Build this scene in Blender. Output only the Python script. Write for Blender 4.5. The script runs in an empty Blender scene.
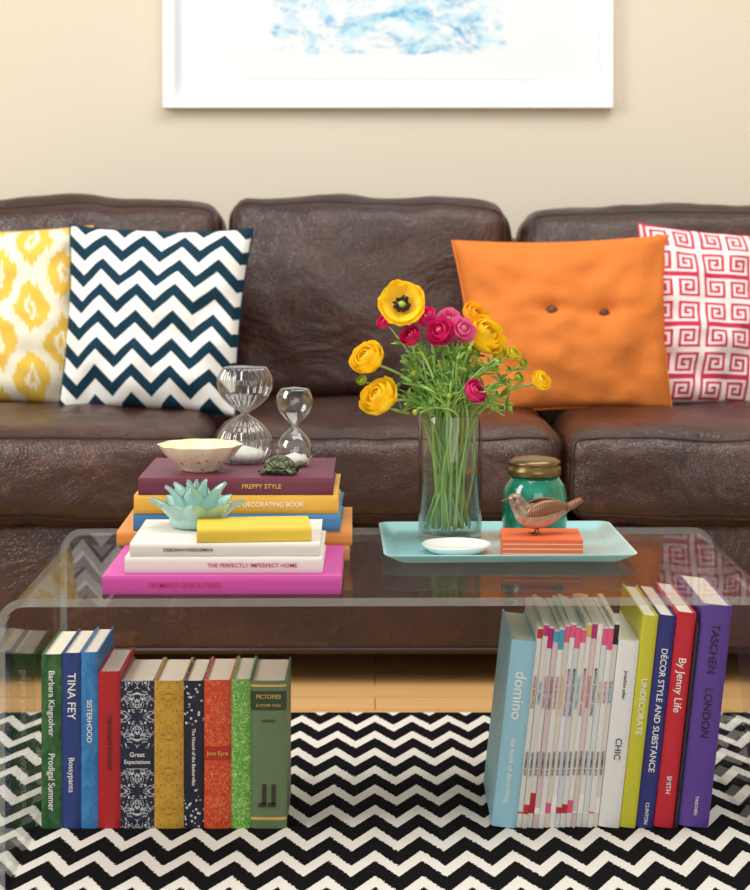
import bpy, bmesh, math, random
from mathutils import Vector, Matrix, noise, Euler
random.seed(7)
S=bpy.context.scene
try:
    S.view_settings.view_transform='Standard'; S.view_settings.look='None'
except Exception: pass
PI=math.pi
def lin(c): 
    c=c/255.0
    return c/12.92 if c<=0.04045 else ((c+0.055)/1.055)**2.4
def C(r,g,b): return (lin(r),lin(g),lin(b),1)
# ---------------------------------------------------------------- materials
class M:
    def __init__(s,name,col=(.8,.8,.8,1),rough=.5,metal=0,spec=.5,**k):
        s.m=bpy.data.materials.new(name); s.m.use_nodes=True
        s.nt=s.m.node_tree; s.b=s.nt.nodes['Principled BSDF']
        s.b.inputs['Base Color'].default_value=col; s.b.inputs['Roughness'].default_value=rough
        s.b.inputs['Metallic'].default_value=metal; s.b.inputs['Specular IOR Level'].default_value=spec
        for a,v in k.items(): s.b.inputs[a.replace('_',' ')].default_value=v
    def n(s,t,**k):
        x=s.nt.nodes.new(t)
        for a,v in k.items(): setattr(x,a,v)
        return x
    def l(s,a,b): s.nt.links.new(a,b)
    def math(s,op,a,b=None,c=None):
        x=s.n('ShaderNodeMath',operation=op)
        for i,v in enumerate((a,b,c)):
            if v is None: continue
            if isinstance(v,(int,float)): x.inputs[i].default_value=v
            else: s.l(v,x.inputs[i])
        return x.outputs[0]
    def coord(s,which='Object'):
        return s.n('ShaderNodeTexCoord').outputs[which]
    def sep(s,v):
        x=s.n('ShaderNodeSeparateXYZ'); s.l(v,x.inputs[0]); return x.outputs
    def comb(s,a,b,c):
        x=s.n('ShaderNodeCombineXYZ')
        for i,v in enumerate((a,b,c)):
            if isinstance(v,(int,float)): x.inputs[i].default_value=v
            else: s.l(v,x.inputs[i])
        return x.outputs[0]
    def noise(s,v,scale,detail=3,rough=.5,dist=0):
        x=s.n('ShaderNodeTexNoise'); s.l(v,x.inputs['Vector']); x.inputs['Scale'].default_value=scale
        x.inputs['Detail'].default_value=detail; x.inputs['Roughness'].default_value=rough; x.inputs['Distortion'].default_value=dist
        return x.outputs['Fac']
    def vor(s,v,scale,feature='F1'):
        x=s.n('ShaderNodeTexVoronoi',feature=feature); s.l(v,x.inputs['Vector']); x.inputs['Scale'].default_value=scale
        return x.outputs['Distance']
    def mapr(s,f,a,b,c=0,d=1):
        x=s.n('ShaderNodeMapRange'); s.l(f,x.inputs[0])
        for i,v in enumerate((a,b,c,d)): x.inputs[i+1].default_value=v
        return x.outputs[0]
    def mix(s,f,a,b):
        x=s.n('ShaderNodeMix',data_type='RGBA')
        if isinstance(f,(int,float)): x.inputs[0].default_value=f
        else: s.l(f,x.inputs[0])
        for i,v in ((6,a),(7,b)):
            if isinstance(v,tuple): x.inputs[i].default_value=v
            else: s.l(v,x.inputs[i])
        return x.outputs[2]
    def base(s,o): s.l(o,s.b.inputs['Base Color'])
    def bump(s,h,st=.3,dist=.002):
        x=s.n('ShaderNodeBump'); x.inputs['Strength'].default_value=st; x.inputs['Distance'].default_value=dist
        s.l(h,x.inputs['Height']); s.l(x.outputs[0],s.b.inputs['Normal'])
def simple(name,c,rough=.5,**k): return M(name,C(*c),rough,**k).m
def thin_clear(name,tint,scale=1.0,base=.04,rough=.01,power=5.0,etint=None,epow=3.0):
    s=M(name); nt=s.nt; out=nt.nodes['Material Output']; nt.nodes.remove(s.b)
    tr=s.n('ShaderNodeBsdfTransparent'); tr.inputs[0].default_value=tint
    gl=s.n('ShaderNodeBsdfGlossy'); gl.inputs['Roughness'].default_value=rough
    lw=s.n('ShaderNodeLayerWeight'); lw.inputs[0].default_value=.5
    p=s.math('POWER',lw.outputs['Facing'],power)
    if etint: s.l(s.mix(s.math('POWER',lw.outputs['Facing'],epow),tint,etint),tr.inputs[0])
    f=s.math('MULTIPLY_ADD',p,(1-base)*scale,base)
    mx=s.n('ShaderNodeMixShader'); s.l(f,mx.inputs[0]); s.l(tr.outputs[0],mx.inputs[1]); s.l(gl.outputs[0],mx.inputs[2])
    s.l(mx.outputs[0],out.inputs[0]); return s.m
# ---------------------------------------------------------------- mesh builder
class MB:
    def __init__(s): s.v=[];s.f=[];s.mi=[];s.uv=None
    def add(s,v,f,mi=0,T=None):
        o=len(s.v)
        for p in v:
            p=Vector(p); s.v.append(T@p if T else p)
        for q in f: s.f.append([i+o for i in q]); s.mi.append(mi)
    def obj(s,name,mats,parent=None,smooth=True,loc=(0,0,0),rot=(0,0,0),bevel=0,angle=None,recalc=True):
        me=bpy.data.meshes.new(name); me.from_pydata([tuple(p) for p in s.v],[],s.f)
        for m in mats: me.materials.append(m)
        for p,i in zip(me.polygons,s.mi): p.material_index=i; p.use_smooth=smooth
        if recalc:
            bm=bmesh.new(); bm.from_mesh(me); bmesh.ops.recalc_face_normals(bm,faces=bm.faces); bm.to_mesh(me); bm.free()
        if angle is not None:
            try: me.set_sharp_from_angle(angle=math.radians(angle))
            except Exception: pass
        o=bpy.data.objects.new(name,me); S.collection.objects.link(o); o.location=loc; o.rotation_euler=rot
        if parent: o.parent=parent
        if bevel:
            b=o.modifiers.new('bev','BEVEL'); b.width=bevel; b.segments=3; b.limit_method='ANGLE'
        return o
    def box(s,x0,x1,y0,y1,z0,z1,mi=0,T=None):
        v=[(x,y,z) for x in(x0,x1) for y in(y0,y1) for z in(z0,z1)]
        s.add(v,[(0,1,3,2),(4,6,7,5),(0,4,5,1),(2,3,7,6),(0,2,6,4),(1,5,7,3)],mi,T)
    def lathe(s,prof,seg=48,mi=0,T=None,flute=0,nf=0,closed=False):
        v=[];f=[]
        for r,z in prof:
            for i in range(seg):
                a=2*PI*i/seg; rr=r*(1+flute*math.cos(nf*a)) if nf else r
                v.append((rr*math.cos(a),rr*math.sin(a),z))
        n=len(prof)
        for j in range(n-1):
            for i in range(seg):
                k=(i+1)%seg; f.append((j*seg+i,j*seg+k,(j+1)*seg+k,(j+1)*seg+i))
        if prof[0][0]>1e-5 and not closed: f.append(tuple(range(seg))[::-1])
        if prof[-1][0]>1e-5 and not closed: f.append(tuple((n-1)*seg+i for i in range(seg)))
        s.add(v,f,mi,T)
    def tube(s,pts,rad,seg=8,mi=0,T=None,loop=False,sy=1.0):
        pts=[Vector(p) for p in pts]; n=len(pts)
        if not hasattr(rad,'__len__'): rad=[rad]*n
        v=[];f=[]; up=None
        for i,p in enumerate(pts):
            if loop: t=(pts[(i+1)%n]-pts[i-1])
            else: t=pts[min(i+1,n-1)]-pts[max(i-1,0)]
            t.normalize() if t.length>0 else None
            if up is None:
                up=Vector((0,1,0)) if abs(t.y)<.8 else Vector((1,0,0))
            a=(up-t*up.dot(t)).normalized(); b=t.cross(a); up=a
            for k in range(seg):
                g=2*PI*k/seg; v.append(p+a*(math.cos(g)*rad[i]*sy)+b*(math.sin(g)*rad[i]))
        for i in range(n if loop else n-1):
            j=(i+1)%n
            for k in range(seg):
                m=(k+1)%seg; f.append((i*seg+k,i*seg+m,j*seg+m,j*seg+k))
        if not loop: f.append(tuple(range(seg))[::-1]); f.append(tuple((n-1)*seg+k for k in range(seg)))
        s.add(v,f,mi,T)
    def ell(s,c,r,mi=0,T=None,seg=20,rings=12,zmin=-1):
        v=[];f=[]
        for j in range(rings+1):
            a=-PI/2+PI*j/rings
            for i in range(seg):
                b=2*PI*i/seg; z=max(math.sin(a),zmin)
                v.append((c[0]+r[0]*math.cos(a)*math.cos(b),c[1]+r[1]*math.cos(a)*math.sin(b),c[2]+r[2]*z))
        for j in range(rings):
            for i in range(seg):
                k=(i+1)%seg; f.append((j*seg+i,j*seg+k,(j+1)*seg+k,(j+1)*seg+i))
        s.add(v,f,mi,T)
def empty(name,loc=(0,0,0),rot=(0,0,0)):
    e=bpy.data.objects.new(name,None); S.collection.objects.link(e); e.location=loc; e.rotation_euler=rot; e.empty_display_size=.05
    return e
def cat(P,n=6):
    P=[Vector(p) for p in P]; out=[]
    for i in range(len(P)-1):
        a=P[max(i-1,0)];b=P[i];c=P[i+1];d=P[min(i+2,len(P)-1)]
        for k in range(n):
            t=k/n; out.append(.5*((2*b)+(c-a)*t+(2*a-5*b+4*c-d)*t*t+(3*b-a-3*c+d)*t**3))
    out.append(P[-1]); return out
# ================================================================= ROOM
YW=4.5
s=M('wall_paint',C(222,206,184),.85,spec=.2); v=s.coord(); nz=s.noise(v,90,4); s.bump(nz,.05,.001)
s.base(s.mix(s.noise(v,1.2,2),C(214,205,188),C(219,211,195))); wallm=s.m
b=MB(); b.box(-2.6,2.6,YW,YW+.1,-.008,2.7); b.obj('wall_back',[wallm],smooth=False)
b=MB(); b.box(-2.7,-2.6,-1.0,YW+.1,-.008,2.7); b.obj('wall_left',[wallm],smooth=False)
b=MB(); b.box(2.6,2.7,-1.0,YW+.1,-.008,2.7); b.obj('wall_right',[wallm],smooth=False)
white=simple('white_trim',(238,236,230),.4)
b=MB(); b.box(-2.6,2.6,YW-.015,YW,-.008,.11); b.box(-2.6,2.6,YW-.01,YW,.11,.125); b.obj('baseboard_back',[white],smooth=False)
s=M('oak_floor',C(196,150,98),.35); v=s.coord(); x,y,z=s.sep(v)
br=s.n('ShaderNodeTexBrick'); s.l(v,br.inputs['Vector']); br.inputs['Scale'].default_value=1
br.inputs['Brick Width'].default_value=1.1; br.inputs['Row Height'].default_value=.085; br.inputs['Mortar Size'].default_value=.0012
br.inputs['Color1'].default_value=C(232,184,124); br.inputs['Color2'].default_value=C(220,172,112); br.inputs['Mortar'].default_value=C(150,105,62)
mp=s.n('ShaderNodeMapping'); s.l(v,mp.inputs[0]); mp.inputs['Scale'].default_value=(2,30,1)
g=s.noise(mp.outputs[0],3,5); s.base(s.mix(s.mapr(g,.4,.8,0,.35),br.outputs[0],C(190,138,84)))
b=MB(); b.box(-2.7,2.7,-1.0,YW+.1,-.1,-.008); b.obj('floor',[s.m],smooth=False)
# rug
s=M('chevron_wool',rough=.95,spec=.1); v=s.coord(); x,y,z=s.sep(v)
n1=s.noise(v,220,2); n2=s.math('SUBTRACT',n1,.5)
xx=s.math('MULTIPLY_ADD',n2,.007,x); yy=s.math('MULTIPLY_ADD',n2,.008,y)
tri=s.math('PINGPONG',s.math('DIVIDE',xx,.062),.5)
t=s.math('FRACT',s.math('ADD',s.math('DIVIDE',yy,.098),s.math('MULTIPLY',tri,1.25)))
blk=s.math('LESS_THAN',t,.58)
s.base(s.mix(blk,C(236,231,222),C(17,16,18)))
wv=s.math('SINE',s.math('MULTIPLY',x,1400)); wy=s.math('SINE',s.math('MULTIPLY',y,1100))
s.bump(s.math('ADD',s.math('MULTIPLY',wv,wy),s.math('MULTIPLY',n1,2)),.5,.0015)
b=MB(); b.box(-1.3,1.3,-1.0,1.0,-.004,.004); b.obj('area_rug',[s.m],smooth=False,loc=(0,2.27,-.004),bevel=.002)
# ================================================================= ART
b=MB()
X0,X1,Z0,Z1=-.499,.560,1.104,1.86
fw=.026
for (a,c,d,e) in ((X0,X1,Z0,Z0+fw),(X0,X1,Z1-fw,Z1),(X0,X0+fw,Z0+fw,Z1-fw),(X1-fw,X1,Z0+fw,Z1-fw)):
    b.box(a,c,YW-.035,YW-.001,d,e)
art=empty('framed_artwork',(0,0,0))
b.obj('frame',[simple('white_frame',(250,250,248),.35)],art,False,bevel=.002)
b=MB(); b.box(X0+fw,X1-fw,YW-.012,YW-.002,Z0+fw,Z1-fw); b.obj('mat_board',[simple('mat_white',(224,231,236),.8)],art,False)
s=M('watercolor_print',rough=.8); v=s.coord(); x,y,z=s.sep(v)
v2=s.n('ShaderNodeMapping'); s.l(v,v2.inputs[0]); v2.inputs['Location'].default_value=(.9,0,.43); v2.inputs['Scale'].default_value=(.8,1,1.5); v2=v2.outputs[0]
n=s.noise(v2,9,10,.7,1.3); n2=s.noise(v2,30,5,.75,.8)
mx=s.mapr(s.math('ABSOLUTE',x),.27,.325,0,.5); mz=s.mapr(s.math('ABSOLUTE',z),.237,.255,0,.5)
e=s.math('SUBTRACT',s.math('SUBTRACT',s.math('MULTIPLY_ADD',n2,.5,n),mx),mz)
paint=s.mapr(e,.70,.84)
colr=s.mix(s.mapr(s.noise(v2,15,6,.7),.40,.56),C(60,158,208),C(186,222,236))
s.base(s.mix(paint,C(224,231,236),colr))
b=MB(); b.box(-.36,.36,-.001,0,-.30,.30); b.obj('watercolor',[s.m],art,False,loc=(.035,YW-.0121,1.472))
# ================================================================= SOFA
s=M('brown_leather',rough=.4,spec=.65); v=s.coord()
n=s.noise(v,3.2,6,.6,.4); n2=s.noise(v,15,7,.7,1.6)
c1=s.mix(s.mapr(n,.35,.68),C(46,24,18),C(74,41,30)); c2=s.mix(s.mapr(n2,.55,.78,0,.55),c1,C(124,80,60))
s.base(c2); s.l(s.mapr(n2,.3,.8,.27,.44),s.b.inputs['Roughness'])
vo=s.vor(v,160,'DISTANCE_TO_EDGE'); vb=s.noise(v,7,4,.52,1.4)
s.bump(s.math('ADD',s.math('MULTIPLY',s.mapr(vo,0,.15),.04),vb),.5,.022); leather=s.m
pipe=simple('leather_piping',(42,22,17),.4)
sofa=empty('leather_sofa',(0.02,3.45,0))
def cushion(name,w,d,h,r,loc,rot=(0,0,0),puff=(0,0,0),seed=0,amp=.006,freq=6,piping=True,n=34,shear=0,corner=0):
    hf=Vector((w/2,d/2,h/2))
    def mp(p):
        q=Vector((p[0]*hf.x,p[1]*hf.y,p[2]*hf.z)); c=Vector([max(-hf[i]+r,min(hf[i]-r,q[i])) for i in range(3)])
        e=q-c
        if e.length>0: e=e.normalized()*r
        o=c+e; u=[p[0],p[1],p[2]]
        fx=1-u[0]**2; fy=1-u[1]**2; fz=1-u[2]**2
        o.x+=u[0]*puff[0]*fy*fz if abs(u[0])>.5 else 0
        o.y+=(puff[1]*(abs(fx*fz)**.6)*(1 if u[1]>0 else -1))*(abs(u[1])>.999)
        o.z+=(puff[2]*(abs(fx*fy)**.6)*(1 if u[2]>0 else -1))*(abs(u[2])>.999)
        if shear: o.z+=shear*u[0]*max(0,u[2])
        if corner: o.z-=corner*(abs(u[0])**6)*max(0,u[2]); 
        nn=noise.noise(Vector(o)*freq+Vector((seed*3.1,seed*1.7,0)))
        nm=noise.noise(Vector(o)*freq*3+Vector((seed*2.1,0,seed)))
        o+= (e.normalized() if e.length>0 else Vector((0,0,0)))*(nn*amp+nm*amp*.35)
        return o
    bm=bmesh.new(); bmesh.ops.create_cube(bm,size=2); bmesh.ops.subdivide_edges(bm,edges=bm.edges[:],cuts=n,use_grid_fill=True)
    for vt in bm.verts: vt.co=mp(vt.co)
    me=bpy.data.meshes.new(name); bm.to_mesh(me); bm.free()
    for p in me.polygons: p.use_smooth=True
    me.materials.append(leather)
    o=bpy.data.objects.new(name,me); S.collection.objects.link(o); o.parent=sofa; o.location=loc; o.rotation_euler=rot
    if piping:
        pts=[]; N=30
        for k in range(N): pts.append((-1+2*k/N,-1,1))
        for k in range(N): pts.append((1,-1,1-2*k/N))
        for k in range(N): pts.append((1-2*k/N,-1,-1))
        for k in range(N): pts.append((-1,-1,-1+2*k/N))
        b=MB(); b.tube([mp(p) for p in pts],.0045,8,loop=True); b.obj(name+'_piping',[pipe],sofa,True,loc=loc,rot=rot)
    return o
for i,(x,w) in enumerate(((-.646,.638),(0,.64),(.646,.638))):
    cushion('seat_cushion_%d'%(i+1),w,.74,.168,.045,(x,.365,.378),puff=(.0,.012,.018),seed=i+1,amp=.013)
bk=[(-.66,.635,.438,.0),(-.03,.610,.442,-.010),(.615,.635,.426,0)]
for i,(x,w,h,sh) in enumerate(bk):
    cushion('back_cushion_%d'%(i+1),w,.2,h,.05,(x,.685,.455+h/2-.012),rot=(math.radians(-5),0,0),puff=(.004,.03,.006),seed=i+5,amp=.014,freq=5,shear=sh,corner=.008)
b=MB(); b.box(-1.0,1.0,.03,.93,.046,.292); b.obj('base',[leather],sofa,True,bevel=.02)
b=MB(); b.box(-1.0,1.0,.8,.95,.28,.80); b.obj('back_frame',[leather],sofa,True,bevel=.04)
b=MB(); b.tube([(-1.0,.03,.058),(1.0,.03,.058)],.005,8); b.obj('base_welt',[pipe],sofa)
for i,x in enumerate((-1.1,1.1)):
    cushion('arm_%d'%(i+1),.24,.96,.58,.09,(x,.47,.35),seed=12+i,amp=.004,piping=False,n=24)
b=MB()
for x in(-1.05,1.05):
    for y in(.12,.88): b.lathe([(.022,-.008),(.03,.04),(.032,.065)],20,0,Matrix.Translation((x,y,0)))
b.obj('feet',[simple('dark_walnut',(40,24,16),.4)],sofa)
# ================================================================= PILLOWS
def pillow(name,w,h,T,mats,loc,rot,n=40,facemat=None,seed=0,pinch=.06,taper=0,buttons=None,warp=.35,crease=1.0):
    me=bpy.data.meshes.new(name); V=[];F=[];UV=[];MI=[]
    idx={}
    def pt(u,v,sd):
        x=u*(1-pinch*(1-v*v))*(1+taper*v); z=v*(1-pinch*(1-u*u))
        t=max(0,(1-u*u)*(1-v*v))**.42*T/2
        t+= (noise.noise(Vector((u*2.2+seed*5,v*2.2,sd)))*.016+noise.noise(Vector((u*5+seed,v*5,sd)))*.007*crease)*min(1,t/(T*.15))
        t-=.007*crease*math.sin(9*math.atan2(v,u)+seed)*min(1,t/(T*.2))*(u*u+v*v)*.5
        if buttons:
            for bu,bv in buttons:
                dd=math.hypot(u-bu,v-bv); t-=.022*math.exp(-(dd/.12)**2)
            t-=.007*math.exp(-((v-buttons[0][1]+.03*math.sin(u*5))/.045)**2)*(abs(u)<.85)
        return (x*w/2,sd*t,z*h/2)
    for sd in(-1,1):
        for j in range(n+1):
            for i in range(n+1):
                u=-1+2*i/n; v=-1+2*j/n; u=math.sin(u*PI/2)*warp+u*(1-warp); v=math.sin(v*PI/2)*warp+v*(1-warp)
                edge=i in(0,n) or j in(0,n)
                if sd==1 and edge: idx[(sd,i,j)]=idx[(-1,i,j)]; continue
                idx[(sd,i,j)]=len(V); V.append(pt(u,v,sd)); UV.append(((u+1)/2,(v+1)/2))
        for j in range(n):
            for i in range(n):
                q=[idx[(sd,i,j)],idx[(sd,i+1,j)],idx[(sd,i+1,j+1)],idx[(sd,i,j+1)]]
                F.append(q if sd==-1 else q[::-1]); MI.append(facemat(i,j) if facemat else 0)
    me.from_pydata(V,[],F)
    uvl=me.uv_layers.new(name='UVMap')
    for l in me.loops: uvl.data[l.index].uv=UV[l.vertex_index]
    for m in mats: me.materials.append(m)
    for p,m in zip(me.polygons,MI): p.use_smooth=True; p.material_index=m
    root=empty(name,loc,rot)
    o=bpy.data.objects.new('cover',me); S.collection.objects.link(o); o.parent=root
    bb=MB(); P=[]
    N=24
    for a,c in (((-1,-1),(1,-1)),((1,-1),(1,1)),((1,1),(-1,1)),((-1,1),(-1,-1))):
        for k in range(N):
            t=k/N; P.append(pt(a[0]+(c[0]-a[0])*t,a[1]+(c[1]-a[1])*t,1))
    bb.tube(P,.0022,6,loop=True); bb.obj('seam',[mats[0]],root)
    if buttons:
        for k,(bu,bv) in enumerate(buttons):
            p=pt(bu,bv,-1); q=MB(); q.ell((p[0],p[1]-.003,p[2]),(.012,.007,.012),0); q.obj('button_%d'%(k+1),[simple('button_wood',(84,38,22),.35)],root)
    return root
def weave(s,st=.15,cr=5):
    v=s.coord('UV'); x,y,z=s.sep(v)
    a=s.math('MULTIPLY',s.math('SINE',s.math('MULTIPLY',x,900)),s.math('SINE',s.math('MULTIPLY',y,900)))
    s.bump(s.math('ADD',a,s.math('MULTIPLY',s.noise(v,9,4,.6,.8),cr)),st,.002)
s=M('chevron_cotton',rough=.9,spec=.15); v=s.coord('UV'); x,y,z=s.sep(v)
tri=s.math('PINGPONG',s.math('MULTIPLY',x,4.6),.5)
t=s.math('FRACT',s.math('ADD',s.math('MULTIPLY',y,6.8),s.math('MULTIPLY',tri,1.35)))
s.base(s.mix(s.math('LESS_THAN',t,.47),C(238,238,234),C(22,54,72))); weave(s); chev=s.m
s=M('ikat_linen',rough=.9,spec=.15); v=s.coord('UV'); x,y,z=s.sep(v)
mpn=s.n('ShaderNodeMapping'); s.l(v,mpn.inputs[0]); mpn.inputs['Scale'].default_value=(80,4,1); st=s.noise(mpn.outputs[0],1,3,.6)
ny=s.math('MULTIPLY_ADD',s.math('SUBTRACT',st,.5),.17,s.math('MULTIPLY_ADD',s.math('SUBTRACT',s.noise(v,6,2),.5),.06,y))
nx=s.math('MULTIPLY_ADD',s.math('SUBTRACT',s.noise(v,8,3),.5),.09,x)
def lattice(ox,oy):
    gx=s.math('SUBTRACT',s.math('FRACT',s.math('ADD',s.math('MULTIPLY',nx,3.3),ox)),.5)
    gy=s.math('SUBTRACT',s.math('FRACT',s.math('ADD',s.math('MULTIPLY',ny,2.5),oy)),.5)
    ax=s.math('ABSOLUTE',gx); ay=s.math('ABSOLUTE',gy)
    return s.math('ADD',s.math('MULTIPLY',ax,1.4),s.math('POWER',s.math('MULTIPLY',ay,1.25),1.25))
d=s.math('MINIMUM',lattice(.1,.2),lattice(.6,.7))
a=s.mapr(d,.45,.41); hole=s.math('MULTIPLY',s.mapr(d,.17,.14),s.mapr(d,.06,.09))
f=s.math('MULTIPLY',s.math('SUBTRACT',a,hole),.92)
s.base(s.mix(f,C(236,230,208),C(228,186,54))); weave(s); ikat=s.m
s=M('orange_linen',C(236,136,62),.98,spec=.05)
v=s.coord('UV'); s.base(s.mix(s.noise(v,120,3,.7),C(226,124,54),C(240,146,76))); weave(s,.5,6); orng=s.m
s=M('pink_cotton',C(200,56,84),.9,spec=.15); weave(s); pk=s.m
s=M('white_cotton',C(242,228,228),.9,spec=.15); weave(s); wt=s.m
K=["##########","#........#","#.######.#","#.#....#.#","#.#.##.#.#","#.#.#..#.#","#.#.####.#","#.#......#","#.########","#........."]
NG=140
def gk(i,j):
    a=i//2; c=j//2
    tx,ty=a//10,c//10; px,py=a%10,c%10
    if tx%2: px=9-px
    if ty%2: py=9-py
    return 1 if K[py][px]=='#' else 0
R=math.radians
pillow('ikat_pillow',.43,.375,.14,[ikat],(-.79,3.87,.645),(R(-14),R(-1),R(6)),seed=1)
pillow('chevron_pillow',.368,.384,.15,[chev],(-.442,3.80,.645),(R(-16),R(1),R(-6)),seed=2,taper=.03)
pillow('orange_pillow',.422,.360,.145,[orng],(.384,3.82,.634),(R(-16),R(-1.5),R(2)),seed=3,buttons=[(-.17,.10),(.36,.08)],taper=.05,crease=1.1)
pillow('greek_key_pillow',.39,.375,.14,[pk,wt],(.727,3.89,.640),(R(-13),R(4),R(8)),n=NG,facemat=gk,seed=4,warp=.0)
# ================================================================= TABLE
table=empty('acrylic_coffee_table',(.024,2.675,0),(0,0,R(.8)))
acr=thin_clear('clear_acrylic',(.95,.96,.96,1),.42,.03)
s=M('acrylic_edge',C(200,206,205),.08,spec=.9); s.b.inputs['Alpha'].default_value=.34; edge=s.m
L,H,D,r,t=.506,.372,.265,.034,.0105
def prof(off,rr):
    P=[(-L+off,0)]
    for k in range(11):
        a=PI-PI/2*k/10; P.append((-L+off+rr+rr*math.cos(a),H-off-rr+rr*math.sin(a)))
    for k in range(11):
        a=PI/2-PI/2*k/10; P.append((L-off-rr+rr*math.cos(a),H-off-rr+rr*math.sin(a)))
    P.append((L-off,0)); return P
A=prof(0,r);B=prof(t,r-t); n=len(A)
b=MB(); vv=[(x,-D,z) for x,z in A]+[(x,D,z) for x,z in A]+[(x,-D,z) for x,z in B]+[(x,D,z) for x,z in B]
f=[]
for i in range(n-1):
    f+=[(i,i+1,n+i+1,n+i),(2*n+i,3*n+i,3*n+i+1,2*n+i+1)]
b.add(vv,f,0)
f=[]
for i in range(n-1): f+=[(i,2*n+i,2*n+i+1,i+1),(n+i,n+i+1,3*n+i+1,3*n+i)]
f+=[(0,n,3*n,2*n),(n-1,3*n-1,4*n-1,2*n-1)]
b.f+=f; b.mi+=[1]*len(f)
b.obj('waterfall_body',[acr,edge],table,True,angle=40)
TT=.3722
# ================================================================= BOOKS
paper=M('book_pages',rough=.85); v=paper.coord(); x,y,z=paper.sep(v)
wv=paper.math('SINE',paper.math('MULTIPLY',x,5200)); paper.base(paper.mix(paper.mapr(wv,-1,1,0,.5),C(238,230,212),C(208,197,174))); paper=paper.m
def cover(name,c,c2=None,pat=None,rough=.45):
    s=M('cover_'+name,C(*c),rough); v=s.coord(); x,y,z=s.sep(v)
    if pat=='damask':
        vv=s.comb(s.math('ABSOLUTE',x),0,s.math('PINGPONG',z,.052))
        n=s.noise(vv,110,1,.5,1.6); f=s.mapr(s.math('ABSOLUTE',s.math('SUBTRACT',n,.56)),.045,.03)
        s.base(s.mix(f,C(*c),C(*c2)))
    elif pat=='dots':
        s.base(s.mix(s.mapr(s.vor(v,150),.30,.24),C(*c),C(*c2)))
    elif pat=='vine':
        n=s.noise(v,85,2,.5,2.2); f=s.math('ABSOLUTE',s.math('SUBTRACT',n,.5)); s.base(s.mix(s.mapr(f,.035,.015),C(*c),C(*c2)))
    elif pat=='photo':
        n=s.noise(v,40,5,.7,1); s.base(s.mix(s.mapr(n,.4,.65),C(*c),C(*c2)))
    return s.m
def text(txt,parent,z,y,size,maxlen,mat,x=0,name='title',vertical=True):
    cu=bpy.data.curves.new(name,'FONT'); cu.body=txt; cu.size=size; cu.align_x='CENTER'; cu.align_y='CENTER'; cu.extrude=.0002; cu.offset=size*.004
    o=bpy.data.objects.new(name,cu); S.collection.objects.link(o); cu.materials.append(mat)
    bpy.context.view_layer.update(); w=o.dimensions.x
    if w>maxlen: o.scale=(maxlen/w,1,1) if maxlen/w>.6 else (maxlen/w,maxlen/w*1.3,1)
    o.parent=parent
    if vertical: o.matrix_local=Matrix.Translation((x,y,z))@Matrix(((0,1,0),(0,0,-1),(-1,0,0))).to_4x4()@Matrix.Diagonal((*o.scale,1))
    else: o.matrix_local=Matrix.Translation((x,y,z))@Matrix(((1,0,0),(0,0,-1),(0,1,0))).to_4x4()@Matrix.Diagonal((*o.scale,1))
    return o
tw=simple('ink_white',(245,243,236),.5); tb=simple('ink_black',(25,22,25),.5); tg=simple('ink_gold',(225,190,95),.35,metal=.3)
tp=simple('ink_magenta',(190,40,120),.5); tc=simple('ink_cyan',(70,160,190),.5); tr=simple('ink_red',(190,40,40),.5)
def book(parent,w,h,d,mat,loc,rot=(0,0,0),titles=(),hard=True,bulge=.003,bands=None,name='book'):
    b=MB(); tk=.0022 if hard else .0006; ov=.003 if hard else 0
    b.box(-w/2,-w/2+tk,0,d,0,h,0); b.box(w/2-tk,w/2,0,d,0,h,0)
    bl=bulge if hard else .0005
    N=10; v=[];f=[]
    for i in range(N+1):
        u=-1+2*i/N; x=u*w/2; y=-bl*(1-u**4)
        for q in((x,y,0),(x,y,h),(x*.93,y+tk+.0003,0),(x*.93,y+tk+.0003,h)): v.append(q)
    for i in range(N):
        a=i*4;c=a+4; f+=[(a,c,c+1,a+1),(a+2,a+3,c+3,c+2),(a+1,c+1,c+3,a+3),(a,a+2,c+2,c)]
    b.add(v,f,0)
    b.box(-w/2+tk,w/2-tk,tk*.6,d-ov,ov,h-ov,1)
    o=b.obj(name,[mat,paper],parent,True,loc=loc,rot=rot,angle=35)
    for bd in (bands or ()):
        q=MB(); v=[];f=[]
        for i in range(N+1):
            u=-1+2*i/N; x=u*w/2*1.0; y=-bl*(1-u**4)-.0004; v+=[(x,y,bd[0]),(x,y,bd[1])]
        for i in range(N): f.append((2*i,2*i+2,2*i+3,2*i+1))
        q.add(v,f,0); q.obj('spine_label',[bd[2]],o,True)
    for tt in titles:
        txt,zc,sz,ml,m=tt[:5]; text(txt,o,zc,-bl-.0007,sz,ml,m,x=tt[5] if len(tt)>5 else 0,vertical=tt[6] if len(tt)>6 else True)
    return o
row=empty('book_row',(0,2.657,0))
navy=(24,30,56)
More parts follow.
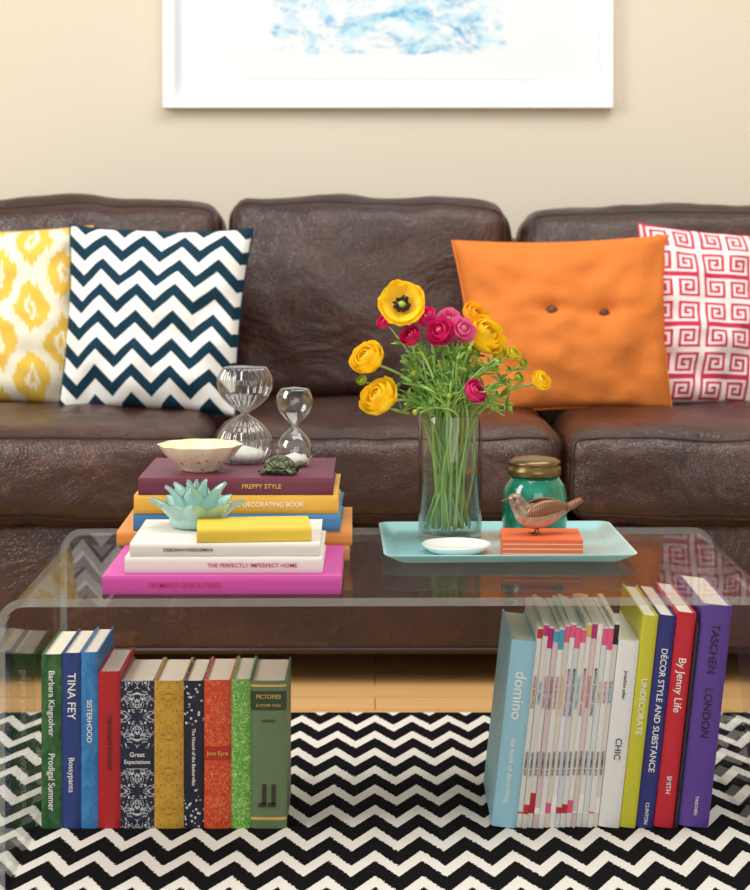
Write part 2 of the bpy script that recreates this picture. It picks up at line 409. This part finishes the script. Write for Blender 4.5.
Lb=[(.029,.243,.16,cover('green',(24,78,44),(70,120,64),'photo'),[('Barbara Kingsolver',.175,.012,.10,tw),('Prodigal Summer',.065,.013,.08,tw)]),
 (.026,.245,.155,cover('blue',(38,62,126)),[('TINA FEY',.185,.016,.065,tw),('Bossypants',.075,.011,.06,tw)]),
 (.024,.246,.16,cover('azure',(60,138,196),(40,100,170),'photo'),[('SISTERHOOD',.15,.010,.11,tw)]),
 (.031,.219,.145,cover('red',(180,26,36)),[('THE SECRET HISTORY',.12,.008,.11,tb)]),
 (.047,.206,.14,cover('navy_damask',navy,(206,208,214),'damask'),[('Great',.103,.009,.03,tw,0,False),('Expectations',.093,.008,.036,tw,0,False)]),
 (.041,.206,.14,cover('gold_damask',(202,158,52),(166,120,32),'damask'),[]),
 (.028,.206,.14,cover('navy_dots',(22,24,44),(205,210,216),'dots'),[('The Hound of the Baskervilles',.1,.007,.08,tw)]),
 (.038,.207,.14,cover('vermilion',(204,58,32),(224,132,66),'vine'),[('Jane Eyre',.105,.008,.03,tg,0,False)]),
 (.027,.208,.14,cover('leaf_green',(92,160,64),(180,216,124),'vine'),[]),
 (.050,.206,.14,cover('sage',(100,124,84)),[('PICTORIES',.184,.008,.034,tg,0,False),('& OTHER TALES',.172,.005,.034,tg,0,False),('HARDY',.15,.006,.028,tb,0,False)])]
x=-.4665
for i,(w,h,d,m,tl) in enumerate(Lb):
    bands=None
    if i==4: bands=[(.084,.112,simple('label_navy',navy,.5))]
    if i==7: bands=[(.095,.115,simple('label_red',(180,40,24),.5))]
    if i==6: bands=[(.055,.145,simple('label_dark',(22,24,44),.5))]
    if i==9: bands=[(.165,.192,simple('label_green',(46,66,40),.5)),(.012,.016,tg),(.198,.201,tg)]
    o=book(row,w,h,d,m,(x+w/2,0,0),(0,0,0),tl,bands=bands)
    if i==9:
        q=MB()
        for sx in(-.009,.004):
            q.box(sx,sx+.006,-.0042,-.0036,.034,.062); q.box(sx-.005,sx+.006,-.0042,-.0036,.030,.036)
        q.obj('emblem',[simple('emblem_brown',(60,44,32),.5)],o,False)
    x+=w+.0002
row2=empty('book_row',(0,2.657,0)); mag=empty('magazine_row',(0,2.657,0))
th=R(6.3); xr=.162
def lean(par,w,h,d,m,tl=(),hard=True,gap=.0006,dy=0,**k):
    global xr
    xr+=w/math.cos(th)+gap
    return book(par,w,h,d,m,(xr-w/2*math.cos(th),dy,w/2*math.sin(th)),(0,th,0),tl,hard,**k)
lean(row2,.034,.262,.2,cover('pale_blue',(152,204,222)),[('domino',.185,.022,.085,tw),('the book of decorating',.08,.010,.09,tw)])
sp=[(240,238,232),(232,226,220),(244,242,240),(225,205,205),(240,240,238),(236,228,214),(243,243,243),(222,228,232),(240,236,228),(246,244,240),(235,215,210),(242,240,236),(230,236,236),(244,242,236),(238,232,224)]
acc=[tr,tc,tp,tb,tr,tg,tp,tb,tc,tr,tp,tb,tg,tp,tc]
pk2=simple('ink_pink',(236,90,140),.5)
for i,c in enumerate(sp):
    h=.284+random.uniform(-.006,.004)
    bd=[(h-.012-random.random()*.022,h-.002,random.choice([tr,tp,tc,pk2,tb,tg,tw,pk2])),(.02,.02+random.random()*.03,random.choice([tr,tw,tw,pk2]))]
    lean(mag,.0072,h,.205,simple('magazine_%d'%i,tuple(int(q*.96) for q in c),.35),[(random.choice(['MARTHA STEWART LIVING','REAL SIMPLE','HOUSE BEAUTIFUL','ELLE DECOR','COUNTRY LIVING']),.19,.0055,.085,acc[i]),('NOVEMBER 2010',.09,.0045,.05,tb)],False,gap=.0004,dy=random.uniform(-.003,.004),bands=bd,name='magazine')
lean(row2,.029,.262,.2,cover('white',(236,236,234)),[('CHIC',.11,.013,.045,tb),('jonathan adler',.2,.007,.06,tb)])
lean(row2,.022,.298,.22,cover('chartreuse',(204,200,50)),[('UNDECORATE',.17,.012,.13,tw)])
lean(row2,.024,.298,.22,cover('royal',(40,44,120)),[('DÉCOR STYLE AND SUBSTANCE',.165,.012,.22,tw),('CLINTON',.02,.007,.03,tw)])
lean(row2,.027,.302,.22,cover('crimson',(200,28,46)),[('By Jenny Life',.2,.015,.10,tw),('SMITH',.06,.009,.05,tw)])
lean(row2,.006,.288,.21,cover('charcoal',(34,30,40)))
lean(row2,.042,.312,.22,cover('violet',(92,60,150)),[('TASCHEN',.25,.016,.085,tb),('LONDON',.16,.016,.07,tb),('TASCHEN',.03,.006,.035,tw)])
z0=TT
st1=empty('book_stack',(0,0,0))
def flatm(par,x0,x1,y,z,t,d,m,titles=(),hard=True,rz=0,bulge=.002,bands=None):
    h=x1-x0
    o=book(par,t,h,d,m,(0,0,0),(0,0,0),titles,hard,bulge,bands)
    o.matrix_local=Matrix.Translation(((x0+x1)/2,y,z+t/2))@Matrix.Rotation(rz,4,'Z')@Matrix.Rotation(-PI/2,4,'Y')@Matrix.Translation((0,0,-h/2))
    return o
st2=empty('book_stack',(0,0,0))
zz=z0
for (x0,x1,t_,d,c,tl,rz) in (
 (-.352,-.036,.021,.22,(200,134,84),[('INTERIORS',.16,.009,.1,tw)],0),
 (-.362,-.032,.020,.215,(218,144,66),[('HOUSE & GARDEN',.16,.009,.15,tb)],.012),
 (-.339,-.049,.024,.21,(66,128,178),[('HOLLYWOOD STYLE',.11,.011,.13,tg)],-.01),
 (-.338,-.052,.026,.215,(230,178,62),[('THE DECORATING BOOK',.10,.009,.12,tw)],.0),
 (-.332,-.059,.024,.215,(104,40,62),[('PREPPY STYLE',.10,.009,.09,tg)],0)):
    flatm(st2,x0,x1,2.665,zz,t_,d,cover('lay%d'%int(zz*1e4),c),tl,rz=rz); zz+=t_+.0003
ZB=zz
zz=z0
flatm(st1,-.349,-.0435,2.432,zz,.0235,.222,cover('magenta',(200,74,160)),[('DOMINO QUICK FIXES',.2,.009,.1,tp)]); zz+=.0238
flatm(st1,-.322,-.068,2.446,zz,.0215,.2,cover('white_b',(228,225,218)),[('THE PERFECTLY IMPERFECT HOME',.09,.0075,.14,tp)],rz=.0); zz+=.0218
flatm(st1,-.316,-.071,2.450,zz,.0165,.19,cover('white_c',(222,219,213)),[('DEBORAH NEEDLEMAN',.17,.006,.09,tb)],rz=.01); zz+=.0168
ZA=zz
nb=empty('yellow_notebook',(-.156,2.458,ZA),(0,0,R(5)))
flatm(nb,-.074,.074,0,0,.0175,.095,cover('yellow_small',(224,192,58)),[])
# ================================================================= TRAY
tray=empty('aqua_tray',(.186,2.775,TT),(0,0,R(1.5)))
aq=M('aqua_lacquer',C(146,206,208),.15).m; aq2=M('aqua_rim',C(180,226,226),.15).m
def rrect(hx,hy,r,z,n=6):
    P=[]
    for cx,cy,a0 in((hx-r,hy-r,0),(-hx+r,hy-r,PI/2),(-hx+r,-hy+r,PI),(hx-r,-hy+r,1.5*PI)):
        for k in range(n+1):
            a=a0+PI/2*k/n; P.append((cx+r*math.cos(a),cy+r*math.sin(a),z))
    return P
loops=[rrect(.155,.122,.012,0),rrect(.160,.128,.014,.003),rrect(.176,.144,.018,.012),rrect(.177,.145,.018,.0135),rrect(.173,.141,.016,.0138),rrect(.158,.126,.012,.006),rrect(.152,.12,.01,.0055)]
m_=len(loops[0]); b=MB(); v=[p for l in loops for p in l]
fa=[];fb=[]
for j in range(len(loops)-1):
    for i in range(m_):
        k=(i+1)%m_; (fb if j in(2,3,) else fa).append((j*m_+i,j*m_+k,(j+1)*m_+k,(j+1)*m_+i))
fa.append(tuple(range(m_))[::-1]); fa.append(tuple((len(loops)-1)*m_+i for i in range(m_)))
b.add(v,fa,0); b.f+=fb; b.mi+=[1]*len(fb)
b.obj('tray_body',[aq,aq2],tray,True,angle=40)
TZ=TT+.0057
# ================================================================= VASE + FLOWERS
glass=thin_clear('clear_glass',(.965,.98,.97,1),1.0,.045,power=4,etint=(.45,.52,.48,1),epow=5)
vx,vy=.111,2.815
b=MB(); b.lathe([(0.001,.0),(.045,.0),(.047,.003),(.047,.183),(.0462,.1845),(.0445,.183),(.0445,.010),(.0,.009)],64)
vase=empty('glass_vase',(vx,vy,TZ)); b.obj('glass',[glass],vase)
wat=thin_clear('water',(.94,.97,.93,1),.8,.03)
b=MB(); b.lathe([(0.0001,.0105),(.0442,.0105),(.0442,.10),(.0001,.10)],48); b.obj('water',[wat],vase,angle=40)
bq=empty('flower_bouquet',(vx,vy,TZ))
fm=[simple('petal_yellow',(255,222,44),.5),simple('petal_magenta',(226,44,126),.5),simple('petal_pink',(242,124,180),.5),simple('petal_orange',(254,196,44),.5),
    simple('bud_green',(170,190,60),.6),simple('anther_dark',(44,22,24),.7),simple('petal_crimson',(206,28,92),.5),simple('petal_yellowgreen',(228,214,60),.5)]
for m in fm[:4]+[fm[6],fm[7]]:
    nt=m.node_tree; pb=nt.nodes['Principled BSDF']; out=nt.nodes['Material Output']
    tl_=nt.nodes.new('ShaderNodeBsdfTranslucent'); tl_.inputs[0].default_value=pb.inputs['Base Color'].default_value
    mx_=nt.nodes.new('ShaderNodeMixShader'); mx_.inputs[0].default_value=.38
    nt.links.new(pb.outputs[0],mx_.inputs[1]); nt.links.new(tl_.outputs[0],mx_.inputs[2]); nt.links.new(mx_.outputs[0],out.inputs[0])
def ball(b,c,face,R_,mi,layers=5,inner=None,openness=1.0):
    q=Vector(face).to_track_quat('Z','Y').to_matrix().to_4x4(); T=Matrix.Translation(c)@q
    for L_ in range(layers):
        t=L_/(layers-1) if layers>1 else 1
        Rl=R_*(.28+.72*t); te=(.10+.30*t*openness)*PI; npet=3+L_; ph0=random.random()*6
        for k in range(npet):
            ph=ph0+2*PI*k/npet; span=PI/npet*1.45; v=[];f=[]; nu,nv=8,7; jit=random.uniform(-.12,.12); sq=random.uniform(.94,1.05)
            for j in range(nv+1):
                w=j/nv; th_=PI*.92+(te+jit-PI*.92)*w
                for i in range(nu+1):
                    u=-1+2*i/nu
                    th2=th_+.30*abs(u)**2.2*w
                    rr=Rl*sq*(1+.05*(1-abs(u))*(k%2)+.08*w**4*t+.025*math.sin(u*6+k)*w)
                    a=ph+u*span*math.sin(PI*(.12+.6*w))**.5
                    v.append((rr*math.sin(th2)*math.cos(a),rr*math.sin(th2)*math.sin(a),rr*.85*math.cos(th2)))
            for j in range(nv):
                for i in range(nu):
                    a=j*(nu+1)+i; f.append((a,a+1,a+nu+2,a+nu+1))
            b.add(v,f,mi,T)
    b.ell((0,0,0),(R_*.2,R_*.2,R_*.2),4 if inner is None else inner,T,10,6)
def openf(b,c,face,R_,mi,cen=5):
    q=Vector(face).to_track_quat('Z','Y').to_matrix().to_4x4(); T=Matrix.Translation(c)@q
    for ring,(n_,sc) in enumerate(((5,1.0),(4,.84))):
        for k in range(n_):
            ph=2*PI*k/n_+ring*.6; v=[];f=[];nu,nv=10,9
            for j in range(nv+1):
                w=j/nv; r_=R_*sc*(.05+.95*w)
                for i in range(nu+1):
                    u=-1+2*i/nu; wd=R_*sc*.84*math.sin(PI*(.08+.66*w))**.7
                    rr=r_*(1-.20*u*u*w) 
                    z=R_*(.36*w*w-.06+.14*u*u*w+.03*math.sin(u*7+k)*w)+ring*.0015
                    p=Vector((rr,u*wd,z)); p.rotate(Euler((0,0,ph))); v.append(p)
            for j in range(nv):
                for i in range(nu):
                    a=j*(nu+1)+i; f.append((a,a+1,a+nu+2,a+nu+1))
            b.add(v,f,mi,T)
    b.ell((0,0,R_*.10),(R_*.2,R_*.2,R_*.16),4,T,14,8)
    for k in range(70):
        a=random.random()*6.28; rr=R_*random.uniform(.2,.36)
        p=Vector((rr*math.cos(a),rr*math.sin(a),R_*random.uniform(.16,.26)))
        b.tube([(rr*.5*math.cos(a),rr*.5*math.sin(a),0),p],.0006,4,cen,T); b.ell(p,(.0021,.0021,.0021),cen,T,6,4)
fl=[
 (.040,.724,-.015,.034,'o',0),(-.013,.648,-.02,.026,'b',0),(.004,.592,-.035,.029,'b',0),(.013,.699,.01,.012,'b',1),
 (.052,.680,-.03,.016,'b',6),(.076,.706,.01,.015,'b',1),(.094,.688,-.03,.022,'p',1),(.130,.690,-.025,.020,'p',2),(.110,.702,.02,.017,'b',2),
 (.167,.680,.01,.030,'b',0),(.150,.708,.03,.019,'b',3),(.147,.600,-.045,.017,'b',1),(.246,.613,-.01,.0155,'b',0),
 (.206,.652,0,.011,'b',7),(.213,.617,-.01,.008,'b',4),(.187,.652,.02,.013,'b',7),(.222,.636,.02,.007,'b',4),(.068,.650,.02,.011,'b',4),(.175,.633,-.02,.008,'b',4),(-.02,.612,.0,.008,'b',4)]
b=MB(); stems=MB()
def stem(tip,r=.0017,mi=0):
    a=random.random()*6.28; rm=.040*math.sqrt(random.random())
    mouth=Vector((tip.x*.22+rm*math.cos(a)*.8,tip.y*.3+rm*math.sin(a)*.8,.18)); 
    l_=Vector((mouth.x,mouth.y)).length
    if l_>.040: mouth.x*=.040/l_; mouth.y*=.040/l_
    a2=random.random()*6.28; r2=.040*math.sqrt(random.random())
    base=Vector((r2*math.cos(a2)*.8-mouth.x*.3,r2*math.sin(a2)*.8-mouth.y*.3,.016))
    l_=Vector((base.x,base.y)).length
    if l_>.040: base.x*=.040/l_; base.y*=.040/l_
    mid=(mouth+base)/2+Vector((random.uniform(-.006,.006),random.uniform(-.006,.006),0))
    up=mouth.lerp(tip,.55)+Vector((0,0,.012))
    P=cat([base,mid,mouth,up,tip],7); stems.tube(P,r,6,mi); return P
def leaf(b,p,d,L_,W,mi=1):
    d=Vector(d).normalized(); sd=d.cross(Vector((random.uniform(-.3,.3),-1,random.uniform(-.3,.5)))).normalized(); nrm=sd.cross(d)
    v=[];f=[];N=6; bend=random.uniform(-.3,.5)*L_
    for i in range(N+1):
        t=i/N; c=p+d*(L_*t)+nrm*(bend*t*t)-Vector((0,0,.2*L_*t*t)); w=W*math.sin(PI*(.05+.93*t))**.8
        v+=[c-sd*w,c+nrm*w*.3,c+sd*w]
    for i in range(N):
        a=i*3; f+=[(a,a+1,a+4,a+3),(a+1,a+2,a+5,a+4)]
    b.add(v,f,mi)
for (x,z,dy,r_,k,mi) in fl:
    c=Vector((x-vx,dy,z-TZ)); out=Vector((c.x,0,0)).normalized() if abs(c.x)>.01 else Vector((0,0,0))
    face=Vector((out.x*.7,-.75,.75)) if k=='b' else Vector((out.x*.4,-1,.5))
    if k=='o': openf(b,c,(-.05,-1,.35),r_,mi)
    elif k=='p': ball(b,c,face,r_,mi,4,inner=None,openness=1.5)
    else: ball(b,c,face,r_,mi,5 if r_>.02 else 4,openness=1.15 if mi==0 else 1.0)
    P=stem(c-face.normalized()*r_*.6,.0021 if r_>.012 else .0013)
    for q in range(2):
        pp=P[random.randint(17,len(P)-5)]
        for kk in range(5): leaf(stems,pp,(random.uniform(-1,1),random.uniform(-1,.6),random.uniform(.1,1.2)),random.uniform(.012,.028),random.uniform(.0010,.0022),random.choice([1,2]))
for i in range(50):
    x=random.uniform(-.075,.09); tip=Vector((x,random.uniform(-.055,.05),random.uniform(.20,.295)-abs(x)*.3))
    P=stem(tip,random.uniform(.0012,.0022),random.choice([0,0,2]))
    if i%4==0: b.ell(tip,(.004,.004,.0045),4,None,8,6)
    for q in range(3):
        pp=P[random.randint(17,len(P)-1)]
        for kk in range(4): leaf(stems,pp,(random.uniform(-1,1)+x*5,random.uniform(-1,.6),random.uniform(0,1.4)),random.uniform(.012,.032),random.uniform(.0010,.0024),random.choice([1,2,2]))
b.obj('blossoms',fm,bq,recalc=False)
stems.obj('stems_and_leaves',[simple('stem_green',(150,188,96),.5),simple('leaf_green_a',(92,146,58),.55),simple('leaf_green_b',(144,184,82),.55)],bq,recalc=False)
# ================================================================= DISH, JAR, COASTERS, BIRD
cer=M('white_ceramic',C(236,234,230),.12).m
b=MB(); b.lathe([(.0001,0),(.034,0),(.040,.003),(.049,.011),(.0495,.0125),(.048,.0125),(.038,.006),(.0001,.0052)],56)
b.obj('ceramic_dish',[cer],loc=(.116,2.700,TZ))
jar=empty('lidded_jar',(.237,2.825,TZ))
s=M('teal_glaze',C(34,150,120),.1,Coat_Weight=.6); v=s.coord(); s.base(s.mix(s.mapr(s.noise(v,18,4,.6,1),.4,.65),C(8,112,88),C(30,146,120))); teal=s.m
b=MB(); b.lathe([(.0001,0),(.038,0),(.043,.003),(.0475,.014),(.0487,.038),(.048,.062),(.045,.077),(.038,.087),(.034,.092),(.0001,.092)],56); b.obj('jar_body',[teal],jar)
br_=M('aged_brass',C(128,108,70),.34,metal=.85).m
b=MB(); b.lathe([(.0001,.0922),(.038,.0922),(.0395,.094),(.0395,.104),(.037,.1055),(.037,.108),(.0385,.1095),(.038,.113),(.031,.117),(.016,.1195),(.0001,.1205)],56); b.obj('lid',[br_],jar)
b=MB()
P=[( .0485*math.cos(a)*1.01,.0485*math.sin(a)*1.01,.045+.014*math.sin((a-1.5*PI)*4)) for a in [PI*1.2+PI*.6*k/30 for k in range(31)]]
b.tube(P,.0012,6); b.obj('jar_relief',[simple('relief_dark',(8,74,62),.2)],jar)
cs=empty('leather_coasters',(.236,2.702,TZ),(0,0,R(-2)))
oc=simple('orange_leather',(222,98,48),.45); oc2=simple('coaster_gap',(250,210,180),.6)
b=MB()
for k in range(4):
    z=k*.0068; b.box(-.056,.056,-.05,.05,z,z+.0049,0)
    if k<3: b.box(-.0552,.0552,-.0492,.0492,z+.0049,z+.0068,1)
b.obj('coaster_stack',[oc,oc2],cs,False)
CZ=TZ+3*.0068+.0049
bird=empty('bird_figurine',(.232,2.700,CZ),(0,0,R(8)))
bird.scale=(1.05,1.05,1.05)
s=M('bird_body',rough=.33,metal=.4); v=s.coord(); x,y,z=s.sep(v)
f=s.mapr(z,.016,.036); n=s.noise(v,240,3)
s.base(s.mix(s.mapr(n,.35,.7,0,.45),s.mix(f,C(212,194,172),C(150,126,106)),C(104,82,66))); bm_=s.m
s=M('bird_wing',rough=.35,metal=.4); v=s.coord(); wv=s.n('ShaderNodeTexWave'); s.l(v,wv.inputs[0]); wv.inputs['Scale'].default_value=90; wv.inputs['Distortion'].default_value=3
s.base(s.mix(wv.outputs['Fac'],C(168,118,82),C(112,88,70))); wg=s.m
P=cat([(.052,0,.040),(.040,0,.034),(.026,0,.029),(.012,0,.0255),(-.004,0,.0245),(-.018,0,.029),(-.026,0,.038),(-.031,0,.0455),(-.038,0,.0475),(-.0425,0,.047)],5)
rc=[Vector((r_,0,0)) for r_ in (.0035,.0045,.009,.0145,.0175,.0155,.0115,.0108,.0075,.001)]
rad=[p.x for p in cat(rc,5)]
b=MB(); b.tube(P,rad,20,0,sy=.88)
b.obj('body',[bm_],bird)
b=MB(); b.tube([(-.0395,0,.0475),(-.046,0,.0470),(-.0515,0,.0455)],[.0034,.0022,.0003],10)
for sy in(-1,1):
    b.ell((-.0345,sy*.0082,.0495),(.0018,.0012,.0018),1,None,10,6)
    b.tube([(-.004,sy*.006,.012),(-.001,sy*.007,.006),(-.004,sy*.007,.0012)],[.0016,.0011,.0011],8,0)
    for a in(-.5,0,.5): b.tube([(-.004,sy*.007,.0012),(-.004-.009*math.cos(a),sy*.007+.007*math.sin(a),.0008)],[.001,.0006],6,0)
    b.tube([(-.004,sy*.007,.0012),(.004,sy*.007,.0008)],[.001,.0006],6,0)
b.obj('beak_eyes_legs',[simple('beak_brown',(110,72,50),.4),simple('eye_black',(10,10,10),.1)],bird)
b=MB()
for sy in(-1,1):
    v=[];f=[];N=14
    for i in range(N+1):
        t=i/N; xx=-.018+.058*t; zc=.033+.003*math.sin(t*3)+.004*t; hw=.0115*math.sin(PI*(.12+.85*t))**.7*(1-.25*t)
        yy=sy*(.0155*math.cos((t-.25)*1.5)+.0012)*(1-.45*t*t)
        for k in range(7):
            u=-1+k/3; v.append((xx+u*.002,yy*(1-.28*max(0,u)**2)+sy*.0006*(1-u*u),zc+u*hw))
    for i in range(N):
        for k in range(6): a=i*7+k; f.append((a,a+1,a+8,a+7))
    b.add(v,f,0)
for k in(-1,0,1):
    b.tube([(.030,k*.002,.031),(.045,k*.0035,.038),(.060,k*.006,.046)],[.004,.0042,.0022],8,0,sy=.5)
o=b.obj('wings_tail',[wg],bird); m=o.modifiers.new('s','SOLIDIFY'); m.thickness=.0012; m.offset=0
# ================================================================= SUCCULENT
sc=empty('ceramic_succulent',(-.241,2.572,ZA)); sc.scale=(1.12,1.0,1.12)
aqc=M('aqua_ceramic',C(160,200,192),.15,Coat_Weight=.4).m
b=MB(); b.lathe([(.0001,0),(.026,0),(.033,.004),(.034,.014),(.026,.026),(.0001,.03)],40)
def spet(az,tilt,L_,W,z0,r0,curl=-.25):
    v=[];f=[];nu,nv=8,12
    for side in(0,1):
        px,pz=r0,z0
        for j in range(nv+1):
            t=j/nv; w=W*(.6+.4*math.sin(PI*min(1,t*1.1)))*(1-t**3.5)**.75+.0006
            ang=tilt+.35*math.sin(PI*t)+curl*t*t
            if j>0: px+=L_/nv*math.cos(ang); pz+=L_/nv*math.sin(ang)
            for i in range(nu+1):
                u=-1+2*i/nu; th_=.0045*(1-u*u)*(1-t*.7)
                lift=W*.30*u*u*(1-t*.5)
                nx,nz=-math.sin(ang),math.cos(ang); off=lift+(th_*(-1.3 if side else .3))
                p=Vector((px+nx*off,u*w,pz+nz*off)); p.rotate(Euler((0,0,az))); v.append(p)
    n1=(nu+1)*(nv+1)
    for sd in(0,1):
        for j in range(nv):
            for i in range(nu):
                a=sd*n1+j*(nu+1)+i; q=(a,a+1,a+nu+2,a+nu+1); f.append(q if sd==0 else q[::-1])
    for j in range(nv):
        for i in(0,nu):
            a=j*(nu+1)+i; c=a+nu+1; f.append((a,c,c+n1,a+n1))
    b.add(v,f,0)
for ring,(n_,tl,L_,W,z_,r0) in enumerate(((8,.45,.048,.0185,.006,.018),(6,.86,.047,.0175,.012,.012),(4,1.2,.042,.014,.016,.006),(2,1.4,.038,.009,.02,.001))):
    for k in range(n_): spet(2*PI*k/n_+ring*.42,tl+random.uniform(-.06,.06),L_*random.uniform(.93,1.05),W,z_,r0)
b.obj('rosette',[aqc],sc)
# ================================================================= BOWL, HOURGLASSES, TURTLE
bowl=empty('floral_bowl',(-.252,2.738,ZB))
s=M('bowl_glaze',rough=.15); v=s.coord(); d=s.vor(v,62); s.base(s.mix(s.mapr(d,.26,.2),C(238,226,202),C(222,146,108))); bo=s.m
inn=M('bowl_inside',C(238,222,180),.15).m
b=MB(); b.lathe([(.0001,.0),(.024,0),(.026,.003),(.030,.008),(.048,.022),(.060,.038)],96,0,flute=.035,nf=10,closed=True)
b.lathe([(.060,.038),(.0585,.0388),(.0565,.038),(.045,.023),(.027,.011),(.0001,.0085)],96,1,flute=.035,nf=10,closed=True)
b.obj('bowl_body',[bo,inn],bowl)
hg=thin_clear('hourglass_glass',(.93,.95,.95,1),.9,.10,power=2.2,etint=(.35,.38,.38,1),epow=4)
sand=simple('white_sand',(236,233,226),.9)
def hourglass(loc,R_,H_,fl_):
    e=empty('hourglass',loc); P=[(.0001,0),(R_*.70,0),(R_*.74,.0015)]
    h=H_/2; N=30
    for i in range(N+1):
        t=i/N; z=.003+(h-.003)*t
        r=R_*max(0,math.sin(PI*(.25+.72*t)))**(.75 if t<.6 else .75+.5*(t-.6))
        P.append((max(r,.0048),z))
    Q=[(r,H_-z) for r,z in P[3:][::-1]]
    Q+= [(R_*.5,H_-.0012),(.0001,H_)]
    b=MB(); b.lathe(P+Q,144,0,flute=fl_,nf=24,closed=True); 
    b.obj('glass',[hg],e)
    q=MB(); q.lathe([(.0001,.0025),(R_*.66,.003),(R_*.80,h*.14),(R_*.6,h*.24),(.0001,h*.34)],40); q.obj('sand',[sand],e)
    return e
hourglass((-.194,2.832,ZB),.041,.144,.028)
hourglass((-.118,2.790,ZB),.0270,.116,.0)
tu=empty('turtle_figurine',(-.136,2.705,ZB),(0,0,R(-8)))
s=M('bronze_turtle',C(86,96,74),.38,metal=.6); v=s.coord(); d=s.vor(v,95,'DISTANCE_TO_EDGE'); s.base(s.mix(s.mapr(d,.02,.12),C(40,44,34),C(104,112,84))); s.bump(s.mapr(d,0,.2),.6,.002); sh=s.m
sk=M('bronze_skin',C(84,90,70),.4,metal=.6).m
b=MB(); b.ell((0,0,.008),(.023,.019,.0185),0,None,32,20,zmin=-.18); 
b.tube([(.0235*math.cos(a),.0195*math.sin(a),.0065) for a in [2*PI*k/32 for k in range(32)]],.0022,8,0,loop=True)
b.obj('shell',[sh],tu)
b=MB(); b.ell((0,0,.006),(.020,.0165,.004),0)
b.tube(cat([(.018,0,.008),(.025,0,.010),(.030,0,.0135),(.035,0,.0135),(.038,0,.012)],4),[p.x for p in cat([Vector((q,0,0)) for q in(.005,.0042,.0052,.0045,.0018)],4)],14)
b.tube([(-.020,0,.006),(-.026,0,.0045),(-.032,0,.002)],[.003,.002,.0006],8)
for sx in(-1,1):
    for sy in(-1,1):
        b.tube(cat([(sx*.013,sy*.012,.007),(sx*.019,sy*.018,.005),(sx*.023,sy*.0215,.0022)],4),[.0046,.0045,.0042,.004,.0038,.0036,.0034,.003,.0024],10)
b.obj('limbs_head',[sk],tu)
b=MB()
for sy in(-1,1): b.ell((.0335,sy*.0042,.015),(.001,.001,.001),0,None,8,6)
b.obj('eyes',[simple('eye_dark',(8,8,8),.1)],tu)
# ================================================================= LIGHT + CAMERA
w=bpy.data.worlds.new('World'); S.world=w; w.use_nodes=True
w.node_tree.nodes['Background'].inputs[0].default_value=(1,.98,.95,1); w.node_tree.nodes['Background'].inputs[1].default_value=.45
def area(name,loc,tgt,sx,sy,p,col):
    l=bpy.data.lights.new(name,'AREA'); l.shape='RECTANGLE'; l.size=sx; l.size_y=sy; l.energy=p; l.color=col
    o=bpy.data.objects.new(name,l); S.collection.objects.link(o); o.location=loc
    o.rotation_euler=(Vector(tgt)-Vector(loc)).to_track_quat('-Z','Y').to_euler(); return o
area('window_daylight',(-2.2,2.1,1.9),(.2,3.2,.5),1.3,1.4,60,(1,.98,.94))
area('ceiling_bounce',(.5,2.7,2.6),(.2,3.5,.4),2.4,1.2,46,(1,.97,.92))
area('front_fill',(.9,-.9,1.3),(0,3.0,.4),2.2,1.8,30,(1,.98,.95))  # fill lamp added behind the camera to brighten the floor and book spines
cam=bpy.data.cameras.new('camera'); co=bpy.data.objects.new('camera',cam); S.collection.objects.link(co); S.camera=co
co.location=(0,0,.864); co.rotation_euler=(PI/2,0,0)
cam.sensor_fit='HORIZONTAL'; cam.sensor_width=36; cam.lens=1900/750*36
cam.shift_y=-235/750
cam.dof.use_dof=True; cam.dof.focus_distance=2.66; cam.dof.aperture_fstop=8
cam.clip_start=.05
